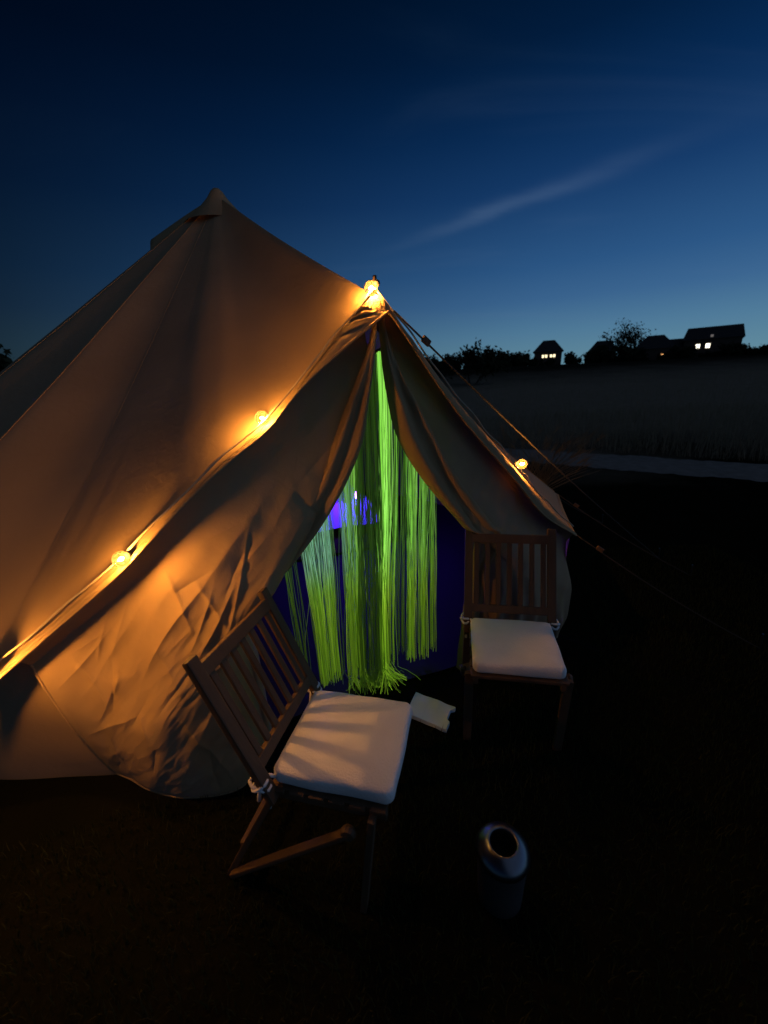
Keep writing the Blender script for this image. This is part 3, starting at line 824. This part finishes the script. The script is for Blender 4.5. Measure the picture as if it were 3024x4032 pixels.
# dry grass tussocks by the path, lit by the nearest bulb
def tussock(loc, hh, cnt, seed, label):
    rn = random.Random(seed); t = empty('grass_tussock', label, 'grass', loc, 0)
    m = MB()
    for i in range(cnt):
        a = rn.random() * 6.283; l = hh * rn.uniform(.15, .75); h = hh * rn.uniform(.6, 1)
        pts = [V((math.cos(a) * l * (k / 5) ** 1.7 + rn.gauss(0, .01), math.sin(a) * l * (k / 5) ** 1.7, h * (k / 5) * (1 - .12 * (k / 5) ** 2))) for k in range(6)]
        m.tube(pts, [.004, .0035, .003, .0025, .0025, .001], 3, False)
    m.build('stalks', M_dry, t)
    m = MB()
    for i in range(cnt // 3):
        a = rn.random() * 6.283; l = hh * rn.uniform(.3, .8); h = hh * rn.uniform(.75, 1.05)
        p = V((math.cos(a) * l, math.sin(a) * l, h * .88))
        d = V((math.cos(a) * .6, math.sin(a) * .6, .5)).normalized()
        for j in range(6):
            q = d + V((rn.gauss(0, .22), rn.gauss(0, .22), rn.gauss(0, .2))); m.tube([p - d * .05, p + q * .05, p + q * .13], [.002, .0025, .0008], 3, False)
    m.build('seed_heads', M_dry, t)['kind'] = 'stuff'
    return t
tussock((1.55, 4.35, 0), 1.15, 110, 3, 'tall dry grass tussock with seed heads just behind the right tent edge')
tussock((2.35, 5.6, 0), .95, 70, 4, 'smaller dry grass tussock standing between the tent and the gravel path')

# ------------------------------------------------------------------ trees and bushes
def branch_tree(name, label, loc, H, spread, seed, leafn, group, ls=1.0, cat='tree'):
    rn = random.Random(seed); t = empty(name, label, cat, loc, rn.random() * 6, group)
    tips = []
    m = MB()
    def grow(p, d, l, r, dep):
        n = 4; pts = [p.copy()]; q = p.copy(); dd = d.copy()
        for k in range(n):
            dd = (dd + V((rn.gauss(0, .14), rn.gauss(0, .14), rn.gauss(.03, .08)))).normalized(); q = q + dd * l / n; pts.append(q.copy())
        m.tube(pts, [r * (1 - .45 * k / n) for k in range(n + 1)], 5 if dep > 1 else 3, False)
        if dep == 0: tips.append(q); return
        for k in range(rn.choice((3, 4))):
            i = rn.choice((2, 3, 4)); nd = (dd + V((rn.gauss(0, .62), rn.gauss(0, .62), rn.gauss(.12, .35))) * spread).normalized()
            grow(pts[i], nd, l * rn.uniform(.55, .8), r * .5, dep - 1); tips.append(pts[i])
    for k in range(rn.choice((2, 3))):
        grow(V((rn.gauss(0, .1), rn.gauss(0, .1), -.1)), V((rn.gauss(0, .25), rn.gauss(0, .25), 1)).normalized(), H * .42, H * .028, 3)
    m.build('trunk', M_bark, t)
    vs = []; fs = []
    for i in range(leafn):
        c = rn.choice(tips) + V((rn.gauss(0, .10), rn.gauss(0, .10), rn.gauss(0, .09))) * H * .55
        if c.z < .05 * H: continue
        s = H * rn.uniform(.015, .04) * ls
        a = V((rn.gauss(0, 1), rn.gauss(0, 1), rn.gauss(0, 1))).normalized(); b_ = a.orthogonal().normalized(); c_ = a.cross(b_)
        k = len(vs); vs += [c - b_ * s, c + c_ * s * .5, c + b_ * s, c - c_ * s * .5]; fs.append((k, k + 1, k + 2, k + 3))
    mesh_obj('crown', vs, fs, M_leaf, t)
    return t
GH = 'dark bushes along the skyline'
rn = random.Random(11)
# (x, y, height, leafiness)
proto = [branch_tree('hedge_bush', 'dark ragged bush in the hedge along the skyline ridge', (0, 0, -50), 3.0, 1.1, 40 + k, (900, 700, 1200, 600)[k], GH, ls=2.2, cat='bush') for k in range(4)]
def copy_tree(src, loc, sc_, rz):
    r = src.copy(); C.objects.link(r); r.location = loc; r.scale = (sc_,) * 3; r.rotation_euler = (0, 0, rz)
    for ch in src.children:
        c = ch.copy(); C.objects.link(c); c.parent = r
    return r
spots = []
x = 7.0
while x < 108:
    y = 84 + rn.uniform(-4, 3); spots.append((x, y, rn.uniform(.9, 1.55))); x += rn.uniform(1.7, 3.2)
for k in range(40):
    spots.append((rn.uniform(4, 104), rn.uniform(77, 84), rn.uniform(.7, 1.2)))
low = []
x = 8.0
while x < 112:
    low.append((x, 83 + rn.uniform(-3, 3), rn.uniform(.45, .78))); x += rn.uniform(1.1, 2.2)
HX = ((37.2, 92, 3.0), (61.8, 93, 2.0), (71.8, 92, 3.2))
spots = [q for q in spots if not any(abs(q[0] - hx * q[1] / hy) < hw for hx, hy, hw in HX)] + low
for i, (x, y, s) in enumerate(spots):
    s *= 1.25; loc = (x, y, terr(x, y) - .75 * s)
    if i < 4:
        proto[i].location = loc; proto[i].scale = (s, s, s)
    else:
        copy_tree(proto[i % 4], loc, s, rn.random() * 6)
branch_tree('bare_tree', 'tall bare twiggy tree rising above the roofs on the skyline', (53.6, 92, terr(53, 92) - .2), 9.0, .95, 91, 700, 'bare trees on the skyline')
branch_tree('bare_tree', 'broader bare tree beside the tallest skyline tree', (58.4, 96, terr(58, 96) - .2), 8.6, 1.05, 92, 600, 'bare trees on the skyline')
branch_tree('bare_tree', 'bare bushy tree rising just behind the right tent slope', (9.2, 41, terr(9.2, 41) - .2), 4.6, 1.1, 94, 2200, 'bare trees on the skyline', 1.3)
branch_tree('round_tree', 'dark leafy tree beyond the left slope of the tent', (-25.6, 28, terr(-25.6, 28) - .2), 5.2, 1.2, 95, 3000, None, 1.6)
branch_tree('round_tree', 'small dark tree on the ridge at the right of the largest house', (86, 88, terr(86, 88) - .2), 4.6, 1.1, 97, 1300, None)

# ------------------------------------------------------------------ houses on the ridge
def house(label, x, y, w, d, eh, rh, hip, wins, rz=0, chim=None):
    z0 = terr(x, y) - .9
    t = empty('house', label, 'house', (x, y, z0), rz)
    m = MB(); m.box((0, 0, eh / 2), (w, d, eh)); m.build('wall', M_brick, t)
    o_ = .35; W, D = w / 2 + o_, d / 2 + o_; h = hip
    m = MB(); m.add([(-W, -D, eh), (W, -D, eh), (W, D, eh), (-W, D, eh), (-W + h, 0, eh + rh), (W - h, 0, eh + rh)], [(0, 1, 5, 4), (1, 2, 5), (2, 3, 4, 5), (3, 0, 4), (3, 2, 1, 0)])
    r = m.build('roof', M_roof, t)
    if chim is not None:
        m = MB(); m.box((chim, .3, eh + rh + .1), (.7, .6, 1.5)); m.build('chimney', M_brick, r)
    for (wx, wz, ww, wh, mt) in wins:
        m = MB(); m.box((wx, -d / 2 - .02, wz), (ww, .05, wh)); wo = m.build('window', mt, t)
        m = MB(); f = .06
        for sx in (-1, 0, 1): m.box((wx + sx * ww / 2, -d / 2 - .06, wz), (f, .06, wh + f))
        for sz in (-1, 1): m.box((wx, -d / 2 - .062, wz + sz * wh / 2), (ww + f * 2, .06, f))
        m.build('frame', M_frame, wo)
    return t
def ang(x, y): return -math.atan2(x, y)
house('house with a row of four small lit yellow windows under a hipped roof', 37.2, 92, 5.4, 5.4, 3.9, 2.4, 1.9,
      [(-.95, 3.0, .45, .62, M_litwin), (-.32, 3.0, .45, .62, M_litwin), (.62, 3.0, .45, .62, M_litwin), (1.25, 3.0, .45, .62, M_litwin)], ang(37, 92))
house('dark unlit house with a low roof at the foot of the bare trees', 50.2, 94, 5.2, 6, 3.6, 2.3, 1.6, [(-1.2, 2.9, .5, .7, M_dimwin)], ang(50, 94))
house('house with one small orange lit window', 61.0, 93, 7.4, 7, 3.6, 2.9, 2.6, [(1.6, 2.1, .55, .75, M_litorange)], ang(61, 93))
house('low dark roofed house between the orange lit house and the largest house', 67.6, 95, 6.4, 6, 3.8, 1.9, 1.2, [(.3, 2.2, .6, .8, M_darkwin)], ang(67, 95))
house('largest house with two bright white lit windows and a gable end', 72.8, 92, 9.6, 8, 5.0, 2.7, .5,
      [(-2.3, 3.7, .75, .9, M_litwin2), (-.6, 3.7, .75, .9, M_litwin2), (-.2, 5.6, .5, .5, M_dimwin)], ang(73, 92))
